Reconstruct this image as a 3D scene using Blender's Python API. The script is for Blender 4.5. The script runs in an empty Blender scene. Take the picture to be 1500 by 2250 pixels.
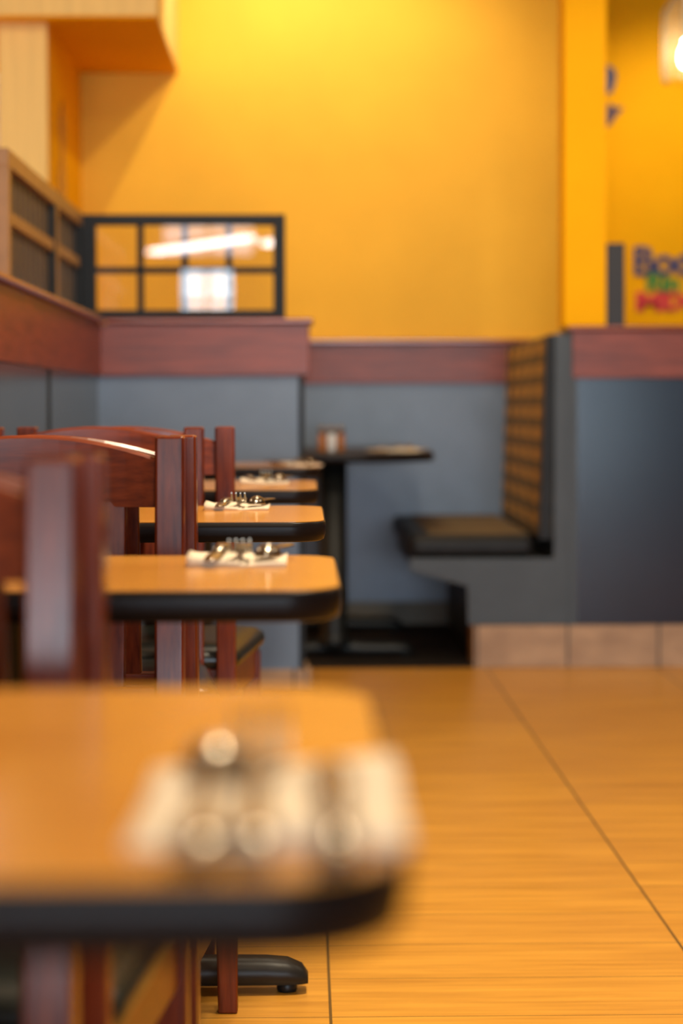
import bpy, bmesh, math, random
from mathutils import Vector, Matrix, Euler
random.seed(4)
PI = math.pi
SC = bpy.context.scene
COL = SC.collection

# ------------------------------------------------------------------ camera
HC = 0.933
F = 4358.0                       # focal length in pixels of the 1500x2250 frame
cam = bpy.data.cameras.new('camera'); co = bpy.data.objects.new('camera', cam); COL.objects.link(co)
SC.camera = co
cam.sensor_fit = 'VERTICAL'; cam.sensor_height = 36.0; cam.sensor_width = 24.0
cam.lens = F / 2250 * 36
PITCH = math.radians(1.5); YAW = 83 / F; ROLL = math.radians(-0.12)
cam.shift_y = -((1125 - 895) - F * math.tan(PITCH)) / 2250 
co.location = (0, 0, HC)
m = Matrix.Rotation(-YAW, 4, 'Z') @ Matrix.Rotation(PI / 2 - PITCH, 4, 'X') @ Matrix.Rotation(ROLL, 4, 'Z')
co.rotation_euler = m.to_euler()
cam.clip_start = 0.05
cam.dof.use_dof = True; cam.dof.focus_distance = 2.85; cam.dof.aperture_fstop = 2.9
cam.dof.aperture_blades = 0

# ------------------------------------------------------------------ light
SC.view_settings.view_transform = 'Standard'; SC.view_settings.look = 'None'
SC.view_settings.gamma = 1; SC.view_settings.use_curve_mapping = False
SC.view_settings.exposure = 0.0
w = bpy.data.worlds.new('world'); SC.world = w; w.use_nodes = True
w.node_tree.nodes['Background'].inputs[0].default_value = (0.75, 0.85, 1, 1)
w.node_tree.nodes['Background'].inputs[1].default_value = 1.0

def area(name, loc, size, power, color, rot=(0, 0, 0), spread=180, shape='SQUARE', sy=None):
    l = bpy.data.lights.new(name, 'AREA'); l.size = size; l.energy = power; l.color = color
    l.spread = math.radians(spread); l.shape = shape
    if sy: l.shape = 'RECTANGLE'; l.size_y = sy
    o = bpy.data.objects.new(name, l); COL.objects.link(o); o.location = loc; o.rotation_euler = rot
    return o
def spot(name, loc, tgt, power, color, size=70, blend=.5, rad=.03):
    l = bpy.data.lights.new(name, 'SPOT'); l.energy = power; l.color = color
    l.spot_size = math.radians(size); l.spot_blend = blend; l.shadow_soft_size = rad
    o = bpy.data.objects.new(name, l); COL.objects.link(o); o.location = loc
    o.rotation_euler = (Vector(tgt) - Vector(loc)).to_track_quat('-Z', 'Y').to_euler()
    return o
WARM = (1, .84, .60); NEU = (1, .93, .82)
spot('wall_washer_light', (-.17, 7.62, 3.05), (-.02, 8.5, 2.0), 42, (1, .88, .55), 130, .8, .012)
spot('wall_washer_light', (.19, 7.45, 3.05), (.1, 8.5, 1.5), 38, WARM, 120, .7, .015)
area('ceiling_downlight', (.3, 5.2, 3.08), .4, 34, WARM)
area('ceiling_downlight', (.5, 2.7, 3.08), .4, 108, WARM)
area('ceiling_downlight', (.4, .4, 3.08), .4, 30, WARM)
area('ceiling_downlight', (2.6, 4.5, 3.08), .4, 22, WARM)
area('ceiling_downlight', (-2.4, 5.2, 3.08), .4, 30, WARM)
area('window_daylight', (.9, -8.85, 1.05), 3.0, 440, (.72, .86, 1), (PI / 2, 0, 0), 180, 'RECTANGLE', 1.4)  # added cool fill in front of the rear wall, no window behind it
spot('pilaster_spot', (1.5, 5.6, 3.0), (1.02, 7.1, 1.85), 34, (1, .85, .5), 38, .9, .05)
spot('sign_spot', (1.9, 8.3, 3.0), (1.75, 9.5, 1.9), 75, (1, .85, .5), 70, .9, .05)

# ------------------------------------------------------------------ materials
def srgb(r, g, b):
    f = lambda c: (c / 255 / 12.92) if c / 255 <= .04045 else ((c / 255 + .055) / 1.055) ** 2.4
    return (f(r), f(g), f(b), 1)
class NT:
    def __init__(s, name):
        s.m = bpy.data.materials.new(name); s.m.use_nodes = True
        s.t = s.m.node_tree; s.b = s.t.nodes['Principled BSDF']
    def n(s, typ, **kw):
        x = s.t.nodes.new(typ)
        for k, v in kw.items():
            if k.startswith('i_'): x.inputs[k[2:].replace('_', ' ')].default_value = v
            else: setattr(x, k, v)
        return x
    def l(s, a, b): s.t.links.new(a, b)
    def math(s, op, a, b=None, c=None):
        x = s.t.nodes.new('ShaderNodeMath'); x.operation = op
        for i, v in enumerate((a, b, c)):
            if v is None: continue
            if isinstance(v, (int, float)): x.inputs[i].default_value = v
            else: s.l(v, x.inputs[i])
        return x.outputs[0]
    def mix(s, fac, a, b):
        x = s.t.nodes.new('ShaderNodeMix'); x.data_type = 'RGBA'
        for i, v in ((0, fac), (6, a), (7, b)):
            if isinstance(v, (int, float, tuple)): x.inputs[i].default_value = v
            else: s.l(v, x.inputs[i])
        return x.outputs[2]
    def coords(s, obj=True):
        tc = s.n('ShaderNodeTexCoord'); return tc.outputs['Object']
    def noise(s, vec, scale=(1, 1, 1), sc=5, det=3, rough=.5):
        mp = s.n('ShaderNodeMapping'); mp.inputs['Scale'].default_value = scale; s.l(vec, mp.inputs[0])
        nz = s.n('ShaderNodeTexNoise'); nz.inputs['Scale'].default_value = sc
        nz.inputs['Detail'].default_value = det; nz.inputs['Roughness'].default_value = rough
        s.l(mp.outputs[0], nz.inputs[0]); return nz.outputs['Fac']
    def ramp(s, fac, p0, c0, p1, c1):
        r = s.n('ShaderNodeValToRGB'); e = r.color_ramp.elements
        e[0].position = p0; e[0].color = c0; e[1].position = p1; e[1].color = c1
        s.l(fac, r.inputs[0]); return r.outputs[0]
    def bump(s, h, strength=.2, dist=.002):
        b = s.n('ShaderNodeBump'); b.inputs['Strength'].default_value = strength; b.inputs['Distance'].default_value = dist
        s.l(h, b.inputs['Height']); s.l(b.outputs[0], s.b.inputs['Normal'])
    def base(s, c):
        if isinstance(c, tuple): s.b.inputs['Base Color'].default_value = c
        else: s.l(c, s.b.inputs['Base Color'])
    def rough(s, r, spec=None, coat=None):
        s.b.inputs['Roughness'].default_value = r
        if spec is not None: s.b.inputs['Specular IOR Level'].default_value = spec
        if coat: s.b.inputs['Coat Weight'].default_value = coat; s.b.inputs['Coat Roughness'].default_value = .12
def scale_c(c, k): return (c[0] * k, c[1] * k, c[2] * k, 1)

def noisy(name, col, amt=.12, scale=(1, 1, 1), sc=6, rough=.5, bump=0, spec=None, coat=None, det=3):
    t = NT(name); v = t.coords(); f = t.noise(v, scale, sc, det)
    t.base(t.ramp(f, .3, scale_c(col, 1 - amt), .7, scale_c(col, 1 + amt)))
    t.rough(rough, spec, coat)
    if bump: t.bump(f, bump)
    return t.m
M = {}
M['paint'] = noisy('yellow_wall_paint', (.84, .45, .040, 1), .05, (1, 1, 1), 3, .55, .05, .15)
M['orange'] = noisy('orange_wall_paint', (.92, .44, .001, 1), .04, (1, 1, 1), 3, .6, .05, .08)
M['cream'] = noisy('cream_column_paint', (.86, .60, .20, 1), .08, (14, 14, .5), 3, .6)
M['rear'] = noisy('dark_taupe_wall_paint', (.07, .065, .06, 1), .05, (1, 1, 1), 3, .6)
M['ceil'] = noisy('ceiling_paint', (.5, .5, .5, 1), .03, (1, 1, 1), 3, .8)
M['slate'] = noisy('slate_blue_laminate', (.115, .155, .225, 1), .12, (1, 1, 1), 5, .38, .03, .5)
M['slate_dark'] = noisy('dark_glossy_laminate', (.05, .055, .055, 1), .12, (1, 1, 1), 4, .16, .02, .6)
M['navy'] = noisy('navy_laminate', (.009, .014, .030, 1), .08, (1, 1, 1), 4, .16, 0, .45)
M['panelgrey'] = noisy('grey_booth_laminate', (.055, .067, .082, 1), .1, (1, 1, 1), 6, .45, 0, .3)
M['charcoal'] = noisy('charcoal_frame_paint', (.018, .020, .023, 1), .1, (1, 1, 1), 8, .45, 0, .12)
M['olive'] = noisy('bronze_screen_frame', (.30, .15, .05, 1), .15, (3, 3, 3), 6, .45)
M['slatbrown'] = noisy('dark_screen_slat', (.06, .042, .032, 1), .15, (3, 3, 3), 6, .5)
M['rail'] = noisy('mahogany_rail', (.19, .038, .018, 1), .3, (1.2, 1.2, 14), 5, .36, .04, .35)
M['railcap'] = noisy('mahogany_rail_cap', (.26, .055, .022, 1), .2, (1.5, 14, 14), 5, .22, 0, .5, .4)
M['black'] = noisy('black_cast_iron', (.008, .009, .009, 1), .2, (1, 1, 1), 60, .42, .08, .3)
M['edge'] = noisy('dark_rubber_edge', (.009, .006, .0055, 1), .2, (2, 2, 30), 6, .34, .06, .12)
M['vinyl'] = noisy('black_green_vinyl', (.010, .013, .011, 1), .2, (1, 1, 1), 12, .3, .05, .5)
M['boothvinyl'] = noisy('dark_booth_vinyl', (.016, .017, .019, 1), .2, (1, 1, 1), 12, .45, .05, .15)
M['napkin'] = noisy('cream_paper_napkin', (.70, .58, .43, 1), .03, (1, 1, 1), 40, .8, .1)
M['steel'] = noisy('stainless_steel', (.27, .23, .18, 1), .03, (1, 1, 1), 20, .24)
M['steel'].node_tree.nodes['Principled BSDF'].inputs['Metallic'].default_value = 1
M['shadow_floor'] = noisy('dark_booth_floor_tile', (.018, .013, .010, 1), .3, (1, 1, 1), 5, .85, 0, .2)  # even dark colour of the booth floor sheet
M['recess_base'] = noisy('olive_brown_base', (.10, .085, .06, 1), .15, (1, 1, 1), 6, .6)
M['blue'] = noisy('blue_lettering', (.012, .022, .14, 1), .1, sc=6, rough=.5)
M['green'] = noisy('green_lettering', (.05, .22, .01, 1), .1, sc=6, rough=.5)
M['red'] = noisy('red_lettering', (.70, .02, .018, 1), .1, sc=6, rough=.5)
M['purple'] = noisy('purple_decal', (.07, .02, .06, 1), .1, sc=6, rough=.5)
M['blackpost'] = noisy('black_post_paint', (.011, .008, .009, 1), .1, sc=6, rough=.5)
M['white'] = noisy('white_fixture', (.8, .8, .8, 1), .02, sc=6, rough=.5)
M['amber'] = noisy('amber_shaker', (.45, .16, .04, 1), .2, sc=20, rough=.15)
M['wframe'] = noisy('window_frame_paint', (.10, .11, .12, 1), .05, sc=6, rough=.4)

def wood(name, c0, c1, axis, rough, coat, sc=5):
    t = NT(name); v = t.coords()
    s = [22, 22, 22]; s[axis] = 1.3
    f = t.noise(v, tuple(s), sc, 5, .6); g = t.noise(v, (1.5, 1.5, 1.5), 4, 2)
    f2 = t.math('ADD', t.math('MULTIPLY', f, .7), t.math('MULTIPLY', g, .3))
    t.base(t.ramp(f2, .36, c0, .62, c1)); t.rough(rough, .3, coat); t.bump(f, .06, .001); return t.m
M['chairV'] = wood('mahogany_chair_wood', (.065, .010, .004, 1), (.185, .032, .009, 1), 2, .22, 0)
M['chairH'] = wood('mahogany_crest_wood', (.085, .014, .005, 1), (.23, .040, .010, 1), 0, .32, .04)
M['top'] = wood('honey_laminate_top', (.46, .185, .026, 1), (.60, .27, .044, 1), 0, .19, 0, 7)

def floor_mat():
    t = NT('wood_look_plank_tile'); v = t.coords()
    sp = t.n('ShaderNodeSeparateXYZ'); t.l(v, sp.inputs[0]); x, y = sp.outputs[0], sp.outputs[1]
    PX, OX, PY, OY = .611, .039, .2037, FLOOR_OY
    def line(c, p, o, wd):
        u = t.math('SUBTRACT', c, o); u = t.math('DIVIDE', u, p)
        fr = t.math('FRACT', t.math('ADD', u, 200.5)); d = t.math('ABSOLUTE', t.math('SUBTRACT', fr, .5))
        return t.math('LESS_THAN', t.math('MULTIPLY', d, p), wd), t.math('FLOOR', t.math('ADD', u, 200.0))
    gx, ix = line(x, PX, OX, .0024); gy, iy = line(y, PY, OY, .0012)
    g = t.math('MAXIMUM', gx, gy)
    cb = t.n('ShaderNodeCombineXYZ'); t.l(ix, cb.inputs[0]); t.l(iy, cb.inputs[1])
    wn = t.n('ShaderNodeTexWhiteNoise'); t.l(cb.outputs[0], wn.inputs[0])
    ad = t.n('ShaderNodeVectorMath'); ad.operation = 'MULTIPLY_ADD'
    t.l(cb.outputs[0], ad.inputs[0]); ad.inputs[1].default_value = (3.7, 1.9, 0); t.l(v, ad.inputs[2])
    f = t.noise(ad.outputs[0], (1.2, 26, 1), 3, 5, .6)
    f2 = t.noise(ad.outputs[0], (.8, 6, 1), 3, 2, .5)
    c = t.ramp(t.math('ADD', t.math('MULTIPLY', f, .6), t.math('MULTIPLY', f2, .4)), .3, (.48, .20, .022, 1), .7, (.83, .40, .052, 1))
    c = t.mix(t.math('MULTIPLY', wn.outputs[0], .22), c, (.45, .18, .038, 1))
    c = t.mix(t.math('MULTIPLY', g, .9), c, (.045, .028, .012, 1))
    t.base(c); t.b.inputs['Roughness'].default_value = .31
    t.bump(t.math('SUBTRACT', f, t.math('MULTIPLY', g, 3)), .06, .001)
    return t.m
FLOOR_OY = 3.012
M['floor'] = floor_mat()

def base_tile():
    t = NT('tan_baseboard_tile'); v = t.coords()
    sp = t.n('ShaderNodeSeparateXYZ'); t.l(v, sp.inputs[0])
    u = t.math('DIVIDE', t.math('SUBTRACT', sp.outputs[0], .943), .3255)
    fr = t.math('FRACT', t.math('ADD', u, 200.5)); d = t.math('ABSOLUTE', t.math('SUBTRACT', fr, .5))
    g = t.math('LESS_THAN', d, .0125)
    f = t.noise(v, (1, 1, 2), 9, 4)
    c = t.ramp(f, .3, (.30, .175, .095, 1), .7, (.44, .27, .15, 1))
    t.base(t.mix(g, c, (.03, .022, .015, 1))); t.rough(.5); return t.m
M['basetile'] = base_tile()

def plaid():
    t = NT('tan_plaid_upholstery'); v = t.coords()
    sp = t.n('ShaderNodeSeparateXYZ'); t.l(v, sp.inputs[0])
    def band(c, p, duty):
        return t.math('LESS_THAN', t.math('FRACT', t.math('ADD', t.math('DIVIDE', c, p), 50)), duty)
    hz = band(sp.outputs[2], .078, .45); hy = band(sp.outputs[1], .29, .5)
    c = t.mix(t.math('MULTIPLY', hz, .8), (.50, .27, .06, 1), (.08, .06, .035, 1))
    c = t.mix(t.math('MULTIPLY', hy, .8), c, (.06, .05, .035, 1))
    t.base(c); t.rough(.75); t.bump(t.noise(v, (1, 1, 1), 120, 2), .2, .001); return t.m
M['plaid'] = plaid()

def glass(name, rough=0.0, col=(1, 1, 1, 1), thin=True):
    m = bpy.data.materials.new(name); m.use_nodes = True; t = m.node_tree; t.nodes.clear()
    o = t.nodes.new('ShaderNodeOutputMaterial'); mx = t.nodes.new('ShaderNodeMixShader')
    fr = t.nodes.new('ShaderNodeFresnel'); fr.inputs[0].default_value = 1.65
    tr = t.nodes.new('ShaderNodeBsdfTransparent'); tr.inputs[0].default_value = col
    gl = t.nodes.new('ShaderNodeBsdfGlossy'); gl.inputs['Roughness'].default_value = rough
    t.links.new(fr.outputs[0], mx.inputs[0]); t.links.new(tr.outputs[0], mx.inputs[1]); t.links.new(gl.outputs[0], mx.inputs[2])
    t.links.new(mx.outputs[0], o.inputs[0]); return m
M['glass'] = glass('clear_glass', .01)
M['seeded'] = glass('seeded_lamp_glass', .05)
M['seeded'].node_tree.nodes['Fresnel'].inputs[0].default_value = 1.2
_t = M['seeded'].node_tree; _o = [n for n in _t.nodes if n.type == 'OUTPUT_MATERIAL'][0]; _src = _o.inputs[0].links[0].from_socket
_mx = _t.nodes.new('ShaderNodeMixShader'); _mx.inputs[0].default_value = .14; _tl = _t.nodes.new('ShaderNodeBsdfTranslucent'); _tl.inputs[0].default_value = (1, .85, .6, 1)
_t.links.new(_src, _mx.inputs[1]); _t.links.new(_tl.outputs[0], _mx.inputs[2]); _t.links.new(_mx.outputs[0], _o.inputs[0])
def emit(name, col, s):
    m = bpy.data.materials.new(name); m.use_nodes = True; b = m.node_tree.nodes['Principled BSDF']
    b.inputs['Base Color'].default_value = (.8, .8, .8, 1)
    b.inputs['Emission Color'].default_value = col; b.inputs['Emission Strength'].default_value = s; return m
M['tube'] = emit('lit_tube', (.95, .97, 1, 1), 22)
M['day'] = emit('daylit_window_pane', (.72, .87, 1, 1), 11)
M['daybright'] = emit('bright_daylit_pane', (.80, .9, 1, 1), 40)
M['daydoor'] = emit('daylit_door_pane', (.62, .84, 1, 1), 6.5)
M['daydim'] = emit('hazy_clerestory_pane', (.8, .84, 1, 1), 4)  # added emitter for the lilac sheen mirrored in the glazed screen
M['daysoft'] = emit('daylit_side_window_pane', (.85, .92, 1, 1), 1.3)
M['bulb'] = emit('lit_bulb', (1, .86, .6, 1), 40)

# ------------------------------------------------------------------ mesh helpers
class MB:
    def __init__(s): s.bm = bmesh.new()
    def box(s, x0, x1, y0, y1, z0, z1):
        v = [s.bm.verts.new((x, y, z)) for z in (z0, z1) for y in (y0, y1) for x in (x0, x1)]
        for f in ((0, 2, 3, 1), (4, 5, 7, 6), (0, 1, 5, 4), (2, 6, 7, 3), (0, 4, 6, 2), (1, 3, 7, 5)):
            s.bm.faces.new([v[i] for i in f])
        return s
    def hexa(s, bot, top):          # two quads of 4 points, matching order
        a = [s.bm.verts.new(p) for p in bot]; b = [s.bm.verts.new(p) for p in top]
        s.bm.faces.new(a[::-1]); s.bm.faces.new(b)
        for i in range(4): j = (i + 1) % 4; s.bm.faces.new((a[i], a[j], b[j], b[i]))
        return s
    def prism(s, pts, axis, a0, a1):
        def P(p, a):
            return {0: (a, p[0], p[1]), 1: (p[0], a, p[1]), 2: (p[0], p[1], a)}[axis]
        a = [s.bm.verts.new(P(p, a0)) for p in pts]; b = [s.bm.verts.new(P(p, a1)) for p in pts]
        s.bm.faces.new(a[::-1]); s.bm.faces.new(b); n = len(pts)
        for i in range(n): j = (i + 1) % n; s.bm.faces.new((a[i], a[j], b[j], b[i]))
        return s
    def loft(s, rings, close=True):
        R = [[s.bm.verts.new(p) for p in r] for r in rings]; n = len(R[0])
        for a, b in zip(R, R[1:]):
            for i in range(n): j = (i + 1) % n; s.bm.faces.new((a[i], a[j], b[j], b[i]))
        if close: s.bm.faces.new(R[0][::-1]); s.bm.faces.new(R[-1])
        return s
    def lathe(s, prof, cx=0, cy=0, n=24, close=True):
        return s.loft([[(cx + r * math.cos(2 * PI * k / n), cy + r * math.sin(2 * PI * k / n), z) for k in range(n)] for r, z in prof], close)
    def build(s, name, mat, parent=None, bevel=0, seg=2, smooth=False, loc=None):
        bmesh.ops.recalc_face_normals(s.bm, faces=s.bm.faces)
        me = bpy.data.meshes.new(name); s.bm.to_mesh(me); s.bm.free()
        me.materials.append(M[mat])
        if smooth or bevel:
            for p in me.polygons: p.use_smooth = True
        o = bpy.data.objects.new(name, me); COL.objects.link(o)
        if parent: o.parent = parent
        if loc: o.location = loc
        if bevel:
            b = o.modifiers.new('bevel', 'BEVEL'); b.width = bevel; b.segments = seg; b.limit_method = 'ANGLE'; b.angle_limit = math.radians(35)
            b.harden_normals = True
        return o
def thing(name, loc, label, cat, group=None, rz=0):
    o = bpy.data.objects.new(name, None); COL.objects.link(o); o.location = loc; o.rotation_euler = (0, 0, rz)
    o.empty_display_size = .1
    tag(o, label, cat, group); return o
def tag(o, label, cat, group=None):
    o['label'] = label; o['category'] = cat
    if group: o['group'] = group
    return o
def struct(o): o['kind'] = 'structure'; return o
def dup(root, loc, label, rz=None):
    r = root.copy(); COL.objects.link(r); r.location = loc; r['label'] = label
    if rz is not None: r.rotation_euler = (0, 0, rz)
    for ch in [c for c in bpy.data.objects if c.parent == root]:
        c = ch.copy(); COL.objects.link(c); c.parent = r
        for g in [k for k in bpy.data.objects if k.parent == ch]:
            d = g.copy(); COL.objects.link(d); d.parent = c
    return r

# ------------------------------------------------------------------ the setting
CEIL = 3.12
struct(MB().box(-3.2, 4.4, -9.2, 9.9, -.1, 0).build('floor', 'floor'))
struct(MB().box(-3.2, 4.4, -9.2, 9.9, CEIL, CEIL + .1).build('ceiling', 'ceil'))
# wood rail height and cap
Z0, Z1, ZC = 1.035, 1.205, 1.222
struct(MB().box(-3.2, -3.1, -9.2, 9.9, 0, CEIL).build('wall_left', 'paint'))
struct(MB().box(4.3, 4.4, -9.2, 9.9, 0, CEIL).build('wall_right', 'rear'))
# rear wall behind the camera, with windows let into it
W = [(-2.5, -1.45, .3, 1.75), (-1.38, -.76, .5, 2.5), (3.1, 3.85, .04, 2.45)]
xs = [-3.2] + [v for a in W for v in a[:2]] + [4.4]
mb = MB()
for i in range(0, len(xs), 2): mb.box(xs[i], xs[i + 1], -9.2, -9.05, 0, CEIL)
for a in W: mb.box(a[0], a[1], -9.2, -9.05, 0, a[2]); mb.box(a[0], a[1], -9.2, -9.05, a[3], CEIL)
struct(mb.build('wall_rear', 'rear'))
for k, a in enumerate(W):
    wo = MB(); x0, x1, z0, z1 = a; n = 2 if x1 - x0 < 1 else 4
    wo.box(x0, x0 + .03, -9.15, -9.08, z0, z1).box(x1 - .03, x1, -9.15, -9.08, z0, z1).box(x0, x1, -9.15, -9.08, z0, z0 + .04).box(x0, x1, -9.15, -9.08, z1 - .04, z1)
    for i in range(1, n): xx = x0 + (x1 - x0) * i / n; wo.box(xx - .015, xx + .015, -9.15, -9.08, z0, z1)
    for i in range(1, 5): zz = z0 + (z1 - z0) * i / 5; wo.box(x0, x1, -9.15, -9.08, zz - .02, zz + .02)
    fr = struct(wo.build('window_%d' % (k + 1), 'wframe'))
    MB().box(x0, x1, -9.17, -9.155, z0, z1).build('window_pane', ('daybright', 'day', 'daydoor')[k], fr)
fr = struct(MB().box(-1.57, -.53, -9.05, -9.0, 2.6, 2.63).box(-1.57, -.53, -9.05, -9.0, 2.95, 2.98).box(-1.57, -1.54, -9.05, -9.0, 2.63, 2.95).box(-.56, -.53, -9.05, -9.0, 2.63, 2.95).box(-1.07, -1.03, -9.05, -9.0, 2.63, 2.95).build('window_5', 'wframe'))  # frame of an added glowing panel, not a window
MB().box(-1.54, -.56, -9.05, -9.03, 2.63, 2.95).build('window_pane', 'daydim', fr)  # added glow standing in for lit ceiling mirrored in the glazed screen
# end wall (far), with a window at its left
YE = 8.5
mb = MB().box(-3.2, -2.5, YE, YE + .15, 0, CEIL).box(-2.5, -1.29, YE, YE + .15, 0, 1.0).box(-2.5, -1.29, YE, YE + .15, 2.75, CEIL).box(-1.29, 1.2, YE, YE + .15, 0, CEIL)
struct(mb.build('wall_end', 'paint'))
fr = struct(MB().box(-2.5, -2.45, YE + .03, YE + .1, 1.0, 2.75).box(-1.325, -1.29, YE + .03, YE + .1, 1.0, 2.75).box(-2.5, -1.29, YE + .03, YE + .1, 1.0, 1.05).box(-2.5, -1.29, YE + .03, YE + .1, 2.7, 2.75).build('window_4', 'white'))
MB().box(-2.5, -1.29, YE + .11, YE + .125, 1.0, 2.75).build('window_pane', 'daysoft', fr)
struct(MB().box(-.944, 1.2, YE - .02, YE, .1, Z0).build('wall_recess_panel', 'slate'))
struct(MB().box(-.944, 1.2, YE - .035, YE, Z0, Z1).build('trim_1', 'rail', bevel=.004))
struct(MB().box(-.944, 1.2, YE - .06, YE, Z1, ZC).build('trim_2', 'railcap', bevel=.006))
struct(MB().box(-.944, 1.2, YE - .03, YE, 0, .1).build('baseboard_recess', 'recess_base'))
# side of the end wall and the farther wall with the lettering
struct(MB().box(1.1, 1.2, YE + .15, 9.5, 0, CEIL).build('wall_return', 'orange'))
struct(MB().box(1.1, 4.4, 9.5, 9.6, 0, CEIL).build('wall_sign', 'orange'))
# soffit and column
struct(MB().box(-3.1, -.53, 7.28, YE, 2.363, CEIL).build('wall_soffit', 'cream'))
struct(MB().box(-3.09, -.535, 7.29, YE - .005, 2.355, 2.363).build('ceiling_soffit', 'orange'))
struct(MB().box(-1.123, -.944, 7.38, 7.42, ZC, 2.363).build('wall_column_face', 'cream'))
struct(MB().box(-1.11, -.944, 7.42, YE, 0, 2.363).build('wall_column', 'orange'))
# left partition
XL = -.666; YP = 6.45
struct(MB().box(-.83, XL, -1.0, YP + .2, 0, Z0).build('wall_partition', 'slate_dark'))
struct(MB().box(-.835, XL + .012, -1.0, YP + .2, Z0, Z1).build('trim_3', 'rail', bevel=.004))
struct(MB().box(-.86, XL + .03, -1.0, YP - .03, Z1, ZC).build('trim_4', 'railcap', bevel=.007, seg=3))
for yy in (3.4, 5.21): struct(MB().box(XL, XL + .004, yy - .008, yy + .008, .1, Z0).build('trim_5', 'charcoal'))
# pier at the end of the partition
struct(MB().box(XL, -.002, YP, YP + .2, .08, Z0).build('wall_pier', 'slate'))
struct(MB().box(-.016, .002, YP - .006, YP + .206, .08, Z0).build('trim_6', 'charcoal'))
struct(MB().box(XL, .02, YP - .015, YP + .215, Z0, Z1).build('trim_7', 'rail', bevel=.004))
struct(MB().box(XL + .028, .032, YP - .03, YP + .23, Z1, ZC).build('trim_8', 'railcap', bevel=.007, seg=3))
struct(MB().box(XL, .012, YP - .012, YP + .21, 0, .08).build('baseboard_pier', 'basetile', bevel=.004))
struct(MB().box(.004, .024, YP - .03, YP + .02, .0, .088).build('trim_9', 'basetile', bevel=.008, seg=3))
# half wall on the right
YR = 7.07
struct(MB().box(.975, 4.3, YR, YR + .2, .152, Z0).build('wall_half', 'navy'))
struct(MB().box(.949, .975, YR - .008, YR + .2, .152, Z0 + .18).build('trim_10', 'panelgrey'))
struct(MB().box(.958, 4.3, YR - .014, YR + .214, Z0, Z1).build('trim_11', 'rail', bevel=.004))
struct(MB().box(.94, 4.3, YR - .03, YR + .23, Z1, ZC).build('trim_12', 'railcap', bevel=.007, seg=3))
struct(MB().box(.605, 4.3, YR - .012, YR + .2, 0, .152).build('baseboard_right', 'basetile', bevel=.003))
struct(MB().box(.932, 1.082, YR + .02, YR + .18, ZC, CEIL).build('wall_pilaster', 'orange'))
struct(MB().box(.0, 1.0, YR - .0, YE - .03, 0, .004).build('floor_booth', 'shadow_floor'))  # thin dark sheet over the recess floor
tag(MB().box(1.084, 1.15, YR + .02, YR + .12, ZC, 1.518).build('divider_post', 'blackpost', bevel=.003),
    'short black square post standing on the mahogany cap beside the orange pilaster', 'post')

# ------------------------------------------------------------------ partition screens
def lattice(y0, y1, label):
    t = thing('lattice_screen', (-.747, y0, ZC), label, 'screen', 'lattice screens along the left partition')
    L = y1 - y0; H = 1.572 - ZC; d = .024; sw = .045
    f = MB().box(-d, d, 0, L, H - .045, H).box(-d, d, 0, L, 0, .03).box(-d, d, 0, sw, .03, H - .045)
    f.build('frame', 'olive', t, .002)
    MB().box(-d, d - .001, L - sw, L, .03, H - .045).build('end_stile', 'charcoal', t)
    MB().box(-.018, .020, sw, L - sw, H * .48, H * .48 + .032).build('middle_rail', 'olive', t, .002)
    s = MB(); n = max(4, round((L - 2 * sw) / .095))
    for i in range(n):
        y = sw + (L - 2 * sw) * (i + .5) / n
        s.box(-.02, .006, y - .033, y + .033, .03, H * .48); s.box(-.02, .006, y - .033, y + .033, H * .48 + .032, H - .045)
    s.build('slat_panel', 'slatbrown', t)
    MB().box(-.023, -.0205, sw, L - sw, .03, H - .045).build('backing_panel', 'charcoal', t)
    return t
lattice(5.86, 6.526, 'slatted screen on the partition cap, the one meeting the glazed frame')
lattice(4.90, 5.86, 'slatted screen on the partition cap, nearer the camera and cut by the left edge')
t = thing('glazed_screen', (-.732, 6.55, ZC), 'charcoal framed glass screen with eight small panes standing on the mahogany pier', 'screen')
WX = .673; H = .345; LS, RS, TR, BR = .052, .039, .035, .032
MB().box(0, LS, -.02, .02, 0, H).box(WX - RS, WX, -.02, .02, 0, H).box(LS, WX - RS, -.02, .02, H - TR, H).box(LS, WX - RS, -.02, .02, 0, BR).build('frame', 'charcoal', t, .002)
mu = MB(); gw = WX - LS - RS; zc = BR + (H - TR - BR) * .47
for i in (1, 2, 3): xx = LS + gw * i / 4; mu.box(xx - .0105, xx + .0105, -.014, .014, BR, H - TR)
mu.box(LS, WX - RS, -.0135, .0135, zc - .0105, zc + .0105)
mu.build('glazing_bar', 'charcoal', t)
MB().box(LS, WX - RS, -.0165, -.0155, BR, H - TR).build('glass_pane', 'glass', t)

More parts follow.
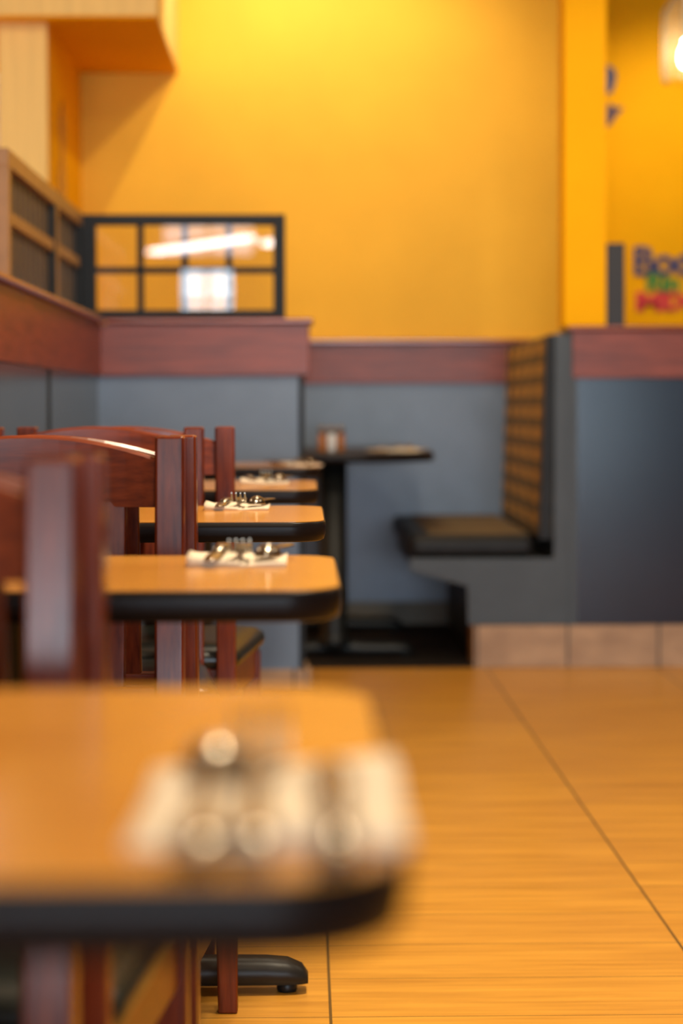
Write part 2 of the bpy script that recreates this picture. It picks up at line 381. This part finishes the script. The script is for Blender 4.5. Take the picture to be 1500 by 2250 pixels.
# ------------------------------------------------------------------ tables
def rrect(x0, x1, y0, y1, r, n=8):
    P = []
    for cx, cy, a in ((x1 - r, y0 + r, -PI / 2), (x1 - r, y1 - r, 0), (x0 + r, y1 - r, PI / 2), (x0 + r, y0 + r, PI)):
        for k in range(n + 1):
            b = a + PI / 2 * k / n; P.append((cx + r * math.cos(b), cy + r * math.sin(b)))
    return P
TZ = .765
def make_table(x0, x1, y0, y1, label):
    cx, cy = (x0 + x1) / 2, (y0 + y1) / 2; hx, hy = (x1 - x0) / 2, (y1 - y0) / 2
    t = thing('dining_table', (cx, cy, 0), label, 'table', 'two seat tables in a row along the left partition')
    inn = .003
    ringT = [(x, y, TZ) for x, y in rrect(-hx + inn, hx - inn, -hy + inn, hy - inn, .052)]
    ringB = [(x, y, TZ - .006) for x, y in rrect(-hx + inn, hx - inn, -hy + inn, hy - inn, .052)]
    MB().loft([ringB, ringT]).build('tabletop', 'top', t)
    R = []
    for ins, z in ((.008, TZ - .0305), (.003, TZ - .028), (.0005, TZ - .02), (0, TZ - .010), (.0005, TZ - .003), (.003, TZ - .0012)):
        R.append([(x, y, z) for x, y in rrect(-hx + ins, hx - ins, -hy + ins, hy - ins, .055 - ins)])
    MB().loft(R).build('table_edge', 'edge', t, smooth=True)
    pedestal(t, .036, .318, .2); return t
def arm_mb(L, ang):
    mb = MB(); rings = []
    for s, w_, h in ((.0, .034, .075), (.05, .033, .066), (.12, .032, .057), (L - .07, .030, .056), (L - .035, .029, .053), (L - .012, .026, .043), (L - .002, .020, .028)):
        zb = .017; ring = []
        for (u, v) in ((-1, 0), (-1, .55), (-.8, .85), (-.4, 1), (.4, 1), (.8, .85), (1, .55), (1, 0)):
            ring.append((s, u * w_, zb + v * (h - zb)))
        rings.append(ring)
    mb.loft(rings)
    rot = Matrix.Rotation(ang, 4, 'Z'); bmesh.ops.transform(mb.bm, matrix=rot, verts=mb.bm.verts)
    return mb
def pedestal(t, r, lx, ly, both=True):
    MB().lathe([(r * 1.5, .06), (r * 1.25, .085), (r, .10), (r, TZ - .05), (r * 1.3, TZ - .045), (r * 1.3, TZ - .031)]).build('column', 'black', t, smooth=True)
    MB().box(-.13, .13, -.05, .05, TZ - .04, TZ - .0305).build('top_plate', 'black', t)
    for ang, L in ((0, lx), (PI, lx), (PI / 2, ly), (-PI / 2, ly)):
        a = arm_mb(L, ang).build('base_arm', 'black', t, smooth=True)
        q = L - .036; MB().lathe([(.015, 0), (.0165, .004), (.0165, .02)], q * math.cos(ang), q * math.sin(ang), 16).build('foot_pad', 'black', a, smooth=True)
T = [(-.655, .040, .70, 1.19), (-.655, .036, 1.82, 2.255), (-.655, .033, 2.91, 3.395), (-.655, .030, 4.05, 4.58), (-.655, .05, 5.60, 6.08)]
TL = ['honey laminate table with dark rubber edge nearest the camera, blurred across the lower left',
      'honey laminate table with dark rubber edge, second from the camera, just beyond the blurred one',
      'honey laminate table with sharply focused dark edge, middle of the row',
      'honey laminate table fourth from the camera, behind the sharply focused one',
      'small far table last in the row, seen edge-on in front of the slate pier']
tables = [make_table(*a, l) for a, l in zip(T, TL)]

# ------------------------------------------------------------------ chairs (local: faces +Y, back posts near y=0)
CH = .897
def make_chair(loc, rz, label):
    t = thing('dining_chair', loc, label, 'chair', 'mahogany slat back chairs between the tables', rz)
    HB, HF = .205, .243; pw = .037; dp = .024
    def yb(z): return -.012 * 0 - (max(0, z - .44)) * .085 - max(0, .42 - z) * .06   # rake of the back post
    for s in (-1, 1):
        zs = [0, .12, .25, .42, .5, .62, .75, CH]; rings = []
        for z in zs:
            d = dp if z < .85 else dp * .9
            y = yb(z); xo, xi = s * HB, s * (HB - pw)
            rings.append([(xi, y - d, z), (xo, y - d, z), (xo, y + d, z), (xi, y + d, z)])
        MB().loft(rings).build('back_post', 'chairV', t, .004)
        f = MB().hexa([(s * (HF - .031), .375, 0), (s * HF * .997, .375, 0), (s * HF * .997, .408, 0), (s * (HF - .031), .408, 0)],
                      [(s * (HF - .04), .368, .42), (s * HF, .368, .42), (s * HF, .41, .42), (s * (HF - .04), .41, .42)])
        f.build('leg', 'chairV', t, .004)
        # side stretcher
        MB().hexa([(s * (HB - .028), -.01, .17), (s * (HB - .008), -.01, .17), (s * (HF - .010), .38, .17), (s * (HF - .03), .38, .17)],
                  [(s * (HB - .028), -.01, .20), (s * (HB - .008), -.01, .20), (s * (HF - .010), .38, .20), (s * (HF - .03), .38, .20)]).build('stretcher', 'chairV', t, .003)
    # crest rail: arched and bowed board
    n = 16; rings = []; xi = HB - pw + .004
    for k in range(n + 1):
        u = -1 + 2 * k / n; x = u * xi; z1 = .868 + .030 * (1 - u * u); z0 = .806 - .0 * u
        yc = yb(.85) - .022 * (1 - u * u); th = .011
        rings.append([(x, yc - th, z0), (x, yc + th, z0), (x, yc + th, z1 - .004), (x, yc + th - .004, z1), (x, yc - th + .004, z1), (x, yc - th, z1 - .004)])
    MB().loft(rings).build('crest_rail', 'chairH', t, .0)
    cr = [c for c in bpy.data.objects if c.parent == t and c.name.startswith('crest_rail')][0]
    MB().box(-xi, xi, yb(.57) - .010, yb(.57) + .010, .545, .58).build('lower_rail', 'chairH', t, .003)
    sw = .036; gap = (2 * (HB - pw) - 4 * sw) / 5
    for i in range(4):
        x = -(HB - pw) + gap + i * (sw + gap); um = (x + sw / 2) / xi; bow = -.022 * (1 - um * um)
        yl, yt = yb(.575), yb(.81)
        MB().hexa([(x, yl - .007, .575), (x + sw, yl - .007, .575), (x + sw, yl + .007, .575), (x, yl + .007, .575)],
                  [(x, yt + bow - .007, .815), (x + sw, yt + bow - .007, .815), (x + sw, yt + bow + .007, .815), (x, yt + bow + .007, .815)]).build('slat', 'chairV', t, .003)
    # seat frame and cushion
    MB().hexa([(-HB + .012, .0, .365), (HB - .012, .0, .365), (HF - .004, .404, .365), (-HF + .004, .404, .365)],
              [(-HB + .012, .0, .43), (HB - .012, .0, .43), (HF - .004, .404, .43), (-HF + .004, .404, .43)]).build('seat_frame', 'chairH', t, .004)
    rings = []
    for ins, z in ((.008, .425), (-.002, .433), (-.006, .445), (-.002, .458), (.012, .468), (.05, .475), (.12, .478)):
        ring = []
        for (cx, cy, a) in ((1, 1, 0), (-1, 1, PI / 2), (-1, 0, PI), (1, 0, -PI / 2)):
            hw = HF if cy else HB; r = max(.04 - ins * .3, .01)
            px, py = cx * (hw + .004 - ins - r), (.425 - ins - r) if cy else (.005 + ins + r)
            for k in range(5):
                b = a + PI / 2 * k / 4; ring.append((px + r * math.cos(b), py + r * math.sin(b), z))
        rings.append(ring)
    MB().loft(rings).build('seat', 'vinyl', t, smooth=True)
    return t
HB = .205
c0 = make_chair((-.152 - HB, 2.505, 0), PI, 'mahogany slat back chair in sharp focus, facing the camera behind the second table')
dup(c0, (-.141 - HB, 2.655, 0), 'mahogany slat back chair back to back behind the sharply focused one, facing away', 0)
dup(c0, (-.165 - HB, 1.42, 0), 'mahogany slat back chair nearest the camera, strongly blurred at the left edge', PI)
dup(c0, (-.153 - HB, 1.56, 0), 'mahogany slat back chair just beyond the most blurred chair, facing the second table', 0)
dup(c0, (-.186 - HB, 3.67, 0), 'mahogany slat back chair facing the camera on the far side of the middle table', PI)
dup(c0, (-.131 - HB, 3.81, 0), 'farthest mahogany slat back chair, its dark seat showing below the table edges', 0)

# ------------------------------------------------------------------ place settings
def make_napkin(loc, label, rz=0, wdt=.105, dep=.165):
    mb = MB(); nx, ny = 12, 14; rings = []
    top = []; bot = []
    for j in range(ny + 1):
        for i in range(nx + 1):
            u, v = i / nx - .5, j / ny - .5
            z = .0035 + .0018 * math.sin(u * 9 + v * 4) + (.005 * max(0, -u - .3) / .2 if v < 0 else 0) + (.003 if u < .02 else 0)
            top.append(mb.bm.verts.new((u * wdt, v * dep, z))); bot.append(mb.bm.verts.new((u * wdt, v * dep, 0)))
    W_ = nx + 1
    for j in range(ny):
        for i in range(nx):
            a = j * W_ + i
            mb.bm.faces.new((top[a], top[a + 1], top[a + 1 + W_], top[a + W_]))
            mb.bm.faces.new((bot[a], bot[a + W_], bot[a + 1 + W_], bot[a + 1]))
    for i in range(nx):
        for j in (0, ny): a = j * W_ + i; mb.bm.faces.new((bot[a], bot[a + 1], top[a + 1], top[a]))
    for j in range(ny):
        for i in (0, nx): a = j * W_ + i; mb.bm.faces.new((bot[a], bot[a + W_], top[a + W_], top[a]))
    o = mb.build('napkin', 'napkin', smooth=True); o.location = loc; o.rotation_euler = (0, 0, rz)
    return tag(o, label, 'napkin', 'napkins under the cutlery')
def strip(mb, pts, th=.0018):     # pts: (y, half width, z) along the piece, x centred
    rings = []
    for (y, w_, z) in pts: rings.append([(-w_, y, z - th / 2), (w_, y, z - th / 2), (w_ * .8, y, z + th / 2), (-w_ * .8, y, z + th / 2)])
    mb.loft(rings)
HANDLE = [(.155, .0095, .0105), (.14, .0105, .0105), (.09, .0055, .0115), (.045, .0035, .016), (.025, .004, .018)]
def make_fork(loc, label, rz):
    t = thing('fork', loc, label, 'cutlery', 'forks on the napkins', rz)
    mb = MB(); strip(mb, HANDLE + [(.012, .010, .0135), (.0, .0125, .0125), (-.008, .0125, .0145)]); mb.build('handle', 'steel', t, smooth=True)
    mb = MB()
    for k in range(4):
        x = -.0108 + k * .0072; rings = []
        for (y, r, z) in ((-.006, .0018, .0135), (-.02, .0017, .016), (-.034, .0015, .0215), (-.044, .0009, .0285)):
            rings.append([(x - r, y, z - .001), (x + r, y, z - .001), (x + r, y, z + .001), (x - r, y, z + .001)])
        mb.loft(rings)
    mb.build('tines', 'steel', t); return t
def make_spoon(loc, label, rz):
    t = thing('spoon', loc, label, 'cutlery', 'spoons on the napkins', rz)
    mb = MB(); strip(mb, HANDLE + [(.018, .0045, .016)]); mb.build('handle', 'steel', t, smooth=True)
    mb = MB(); R = []; n = 8; m_ = 20         # bowl: turned over, its dome upwards
    for k in range(n + 1):
        a = PI / 2 * k / n; R.append([(.0145 * math.sin(a) * math.cos(2 * PI * q / m_), -.008 + .024 * math.sin(a) * math.sin(2 * PI * q / m_), .009 + .0135 * math.cos(a)) for q in range(m_)])
    R[0] = [(p[0] * .0 + .0006 * math.cos(q), -.012 + .0006 * math.sin(q), p[2]) for q, p in enumerate(R[0])]
    mb.loft(R); mb.build('bowl', 'steel', t, smooth=True); return t
def make_knife(loc, label, rz):
    t = thing('knife', loc, label, 'cutlery', 'knives on the napkins', rz)
    mb = MB(); strip(mb, [(.155, .009, .011), (.12, .008, .011), (.05, .007, .0105)], .005); mb.build('handle', 'steel', t, smooth=True)
    mb = MB(); strip(mb, [(.05, .007, .0105), (.03, .009, .010), (-.02, .0095, .0085), (-.035, .007, .008), (-.043, .002, .0078)], .0016); mb.build('blade', 'steel', t, smooth=True); return t
names = ['on the nearest blurred table', 'on the second table', 'on the sharply focused middle table', 'on the fourth table', 'on the far end table']
S = [(-.014, .745, PI), (-.071, 2.087, 0), (-.110, 3.235, 0), (-.086, 4.33, 0), (-.02, 5.66, .3)]
first = None
for k, (sx, sy, rz) in enumerate(S):
    dep = .165 if k != 1 else .15
    near = sy; z = TZ
    if rz == PI:
        nap = make_napkin((sx, sy + .078, z), 'cream paper napkin ' + names[k], PI, .108, .15)
        offs = ((.028, 'knife'), (-.004, 'fork'), (-.034, 'spoon')); y0 = sy + .128
        P = [(sx + .026, y0 - .02, z), (sx - .006, y0, z), (sx - .026, y0 - .006, z)]
        rr = PI
    else:
        nap = make_napkin((sx, sy + dep / 2, z), 'cream paper napkin ' + names[k], rz, .105, dep)
        P = [(sx - .026, sy + .026, z), (sx + .003, sy + .045, z), (sx + .033, sy + .045, z)]
        rr = rz
    if k == 3: P[0] = (P[0][0], P[0][1] + .02, z)
    lab = names[k]
    if first is None:
        first = (make_knife(P[0], 'steel knife on the napkin ' + lab, rr), make_fork(P[1], 'steel fork on the napkin ' + lab, rr), make_spoon(P[2], 'steel spoon on the napkin ' + lab, rr))
    else:
        dup(first[0], P[0], 'steel knife at the left of the napkin ' + lab, rr + (-.04 if k in (1, 2) else .1))
        dup(first[1], P[1], 'steel fork with upturned tines ' + lab, rr)
        dup(first[2], P[2], 'steel spoon with domed bowl ' + lab, rr - .12)

# ------------------------------------------------------------------ booth
t = thing('booth_bench', (.954, YR, 0), 'booth bench with dark seat cushion and plaid backrest in the recess, seen end-on', 'bench')
prof = [(-.002, .152), (-.368, .152), (-.372, .292), (-.576, .348), (-.576, .392), (-.062, .392), (-.058, 1.19), (-.002, 1.19)]
MB().prism(prof, 1, 0, .03).build('end_panel', 'panelgrey', t, .003)
MB().box(-.34, -.01, .03, YE - YR - .04, .02, .385).box(-.55, -.34, .03, YE - YR - .04, .335, .385).build('base', 'charcoal', t)
MB().box(-.06, -.004, .03, YE - YR - .03, .385, 1.195).build('back_board', 'panelgrey', t)
n = 10
mb = MB(); L = YE - YR - .045
mb.box(-.575, -.13, .012, L, .395, .472); mb.build('seat_cushion', 'boothvinyl', t, .03, 4)
mb = MB(); mb.box(-.50, -.14, .05, L - .05, .4715, .4765); mb.build('seat_inset', 'plaid', t, .002)
mb = MB().hexa([(-.11, .012, .46), (-.062, .012, .46), (-.062, L, .46), (-.11, L, .46)], [(-.085, .012, 1.188), (-.06, .012, 1.188), (-.06, L, 1.188), (-.085, L, 1.188)])
mb.build('backrest', 'plaid', t, .012, 3)
mb = MB().hexa([(-.112, .0, .46), (-.07, .0, .46), (-.07, .012, .46), (-.112, .012, .46)], [(-.087, .0, 1.19), (-.06, .0, 1.19), (-.06, .012, 1.19), (-.087, .012, 1.19)])
mb.build('side_piping', 'boothvinyl', t)

bx0, bx1, by0, by1 = -.27, .493, 7.2, 8.44; TB = .765
t = thing('booth_table', ((bx0 + bx1) / 2, 7.35, 0), 'dark booth table with rounded end on a thick black column, in the recess', 'table')
cx = (bx0 + bx1) / 2
def ringb(ins, z): return [(x - cx, y - 7.35, z) for x, y in rrect(bx0 + ins, bx1 - ins, by0 + ins, by1 - ins, .30 - ins, 12)]
MB().loft([ringb(.006, TB - .034), ringb(0, TB - .026), ringb(0, TB - .008), ringb(.003, TB - .003)]).build('table_edge', 'edge', t, smooth=True)
MB().loft([ringb(.003, TB - .008), ringb(.003, TB)]).build('tabletop', 'edge', t)
MB().lathe([(.07, .05), (.055, .08), (.049, .10), (.049, TB - .034)], 0, 0).build('column', 'black', t, smooth=True)
MB().lathe([(.045, .05), (.035, .08), (.03, .10), (.03, TB - .034)], 0, .85).build('column', 'black', t, smooth=True)
for yy in (0, .85):
    for ang, L in ((0, .30), (PI, .30)):
        a = arm_mb(L, ang); bmesh.ops.translate(a.bm, vec=(0, yy, .004), verts=a.bm.verts)
        a = a.build('base_arm', 'black', t, smooth=True)
        MB().lathe([(.016, .004), (.016, .024)], (L - .036) * math.cos(ang), yy, 12).build('foot_pad', 'black', a)
# things on the booth table
def shaker(x, y, label, mat):
    t = thing('shaker', (x, y, TB), label, 'shaker', 'shakers on the booth table')
    MB().lathe([(.014, 0), (.0165, .004), (.0155, .055), (.012, .066), (.012, .07)], n=16).build('jar', mat, t, smooth=True)
    MB().lathe([(.013, .068), (.0135, .085), (.010, .094), (.003, .096)], n=16).build('lid', 'steel', t, smooth=True)
shaker(.072, 7.62, 'amber shaker on the booth table, the one beside the pier', 'amber')
shaker(.108, 7.60, 'pale shaker with metal lid, middle of the three on the booth table', 'white')
shaker(.142, 7.62, 'amber shaker on the booth table, the one beside the napkins', 'amber')
nb = make_napkin((.34, 7.55, TB), 'folded cream napkin lying near the rounded end of the booth table', .4, .13, .2)
nb2 = make_napkin((.42, 7.75, TB), 'folded cream napkin at the right edge of the booth table', -.2, .11, .17)
dup(first[1], (.34, 7.50, TB), 'steel fork on the napkin near the rounded end of the booth table', .5)
dup(first[2], (.41, 7.72, TB), 'steel spoon on the napkin at the right edge of the booth table', -.1)

# ------------------------------------------------------------------ lettering and decals on the far wall
t = thing('wall_lettering', (1.58, 9.498, 1.4), 'painted lettering in blue, green and red on the orange far wall', 'sign')
def word(txt, x, z, h, mat, xs=1):
    c = bpy.data.curves.new('lettering', 'FONT'); c.body = txt; c.size = h / .72; c.extrude = .004; c.offset = .006; c.space_character = .95
    o = bpy.data.objects.new('tmp', c); COL.objects.link(o)
    dg = bpy.context.evaluated_depsgraph_get(); me = bpy.data.meshes.new_from_object(o.evaluated_get(dg))
    bpy.data.objects.remove(o); me.materials.clear(); me.materials.append(M[mat])
    q = bpy.data.objects.new('lettering', me); COL.objects.link(q); q.parent = t
    q.location = (x - 1.58, -.004, z - 1.4); q.rotation_euler = (PI / 2, 0, 0); q.scale = (xs, 1, 1)
    q['label'] = mat + ' lettering'
word('Bodd', 1.575, 1.567, .135, 'blue', 1.0)
word('Rin', 1.64, 1.487, .085, 'green', 1.1)
word('MIX', 1.59, 1.398, .084, 'red', 1.5)
def decal(pts, name, mat, label):
    o = MB().prism(pts, 1, 9.492, 9.5).build(name, mat); tag(o, label, 'decal')
zz = lambda y: HC + (895 - y) * 9.5 / F
xx = lambda x: (x - 667) * 9.5 / F
decal([(xx(1300), zz(140)), (xx(1335), zz(146)), (xx(1350), zz(155)), (xx(1354), zz(175)), (xx(1346), zz(205)), (xx(1325), zz(214)), (xx(1300), zz(205))], 'wall_decal', 'blue', 'rounded blue shape on the far wall, half hidden by the pilaster')
decal([(xx(1300), zz(250)), (xx(1330), zz(242)), (xx(1338), zz(228)), (xx(1345), zz(236)), (xx(1370), zz(238)), (xx(1352), zz(262)), (xx(1340), zz(278)), (xx(1318), zz(288)), (xx(1300), zz(280))], 'wall_decal', 'purple', 'purple winged shape below the blue one on the far wall')
# faint sign on the left column's side
o = MB().prism([(7.72, 1.72), (7.86, 1.70), (7.92, 1.80), (7.86, 1.92), (7.90, 2.04), (7.82, 2.14), (7.74, 2.06), (7.78, 1.92), (7.70, 1.82)], 0, -.944, -.940).build('wall_decal', 'railcap')
tag(o, 'faint reddish decal on the side of the column at the left', 'decal')

# ------------------------------------------------------------------ pendant lamp and fixtures
t = thing('pendant_lamp', (1.545, 8.0, 2.22), 'glowing clear glass pendant lamp cut by the right edge of the photograph', 'lamp')
MB().lathe([(.095, .02), (.10, .06), (.10, .30), (.06, .36), (.03, .38)], n=28, close=False).build('glass_shade', 'seeded', t, smooth=True)
MB().lathe([(.004, .075), (.022, .085), (.030, .11), (.028, .14), (.015, .17), (.013, .19)], n=20).build('bulb', 'bulb', t, smooth=True)
MB().lathe([(.016, .19), (.018, .25), (.03, .375), (.03, .40)], n=20).build('socket', 'steel', t, smooth=True)
MB().lathe([(.004, .40), (.004, CEIL - 2.22)], n=8).build('cord', 'blackpost', t)
# fluorescent row behind the camera, mirrored in the glazed screen
def tube_light(p0, p1, z, label):
    a, b = Vector(p0), Vector(p1); d = b - a; L = d.length
    t = thing('ceiling_light', (a.x, a.y, z), label, 'light', 'linear lights behind the camera', math.atan2(d.y, d.x))
    MB().box(0, L, -.09, .09, .03, .07).build('housing', 'white', t)
    MB().box(.02, L - .02, -.07, .07, 0, .03).build('diffuser', 'tube', t)
    for x in (.15, L - .15): MB().lathe([(.004, .07), (.004, CEIL - z)], x, 0, 8).build('rod', 'white', t)
tube_light((-1.53, -7.2), (-1.03, -6.37), 2.5, 'linear hanging light, left of the pair mirrored in the glazed screen')
tube_light((-.99, -6.31), (-.49, -5.47), 2.5, 'linear hanging light, right of the pair mirrored in the glazed screen')
tube_light((-.36, -6.2), (-.2, -5.9), 2.5, 'short hanging light mirrored at the right side of the glazed screen')
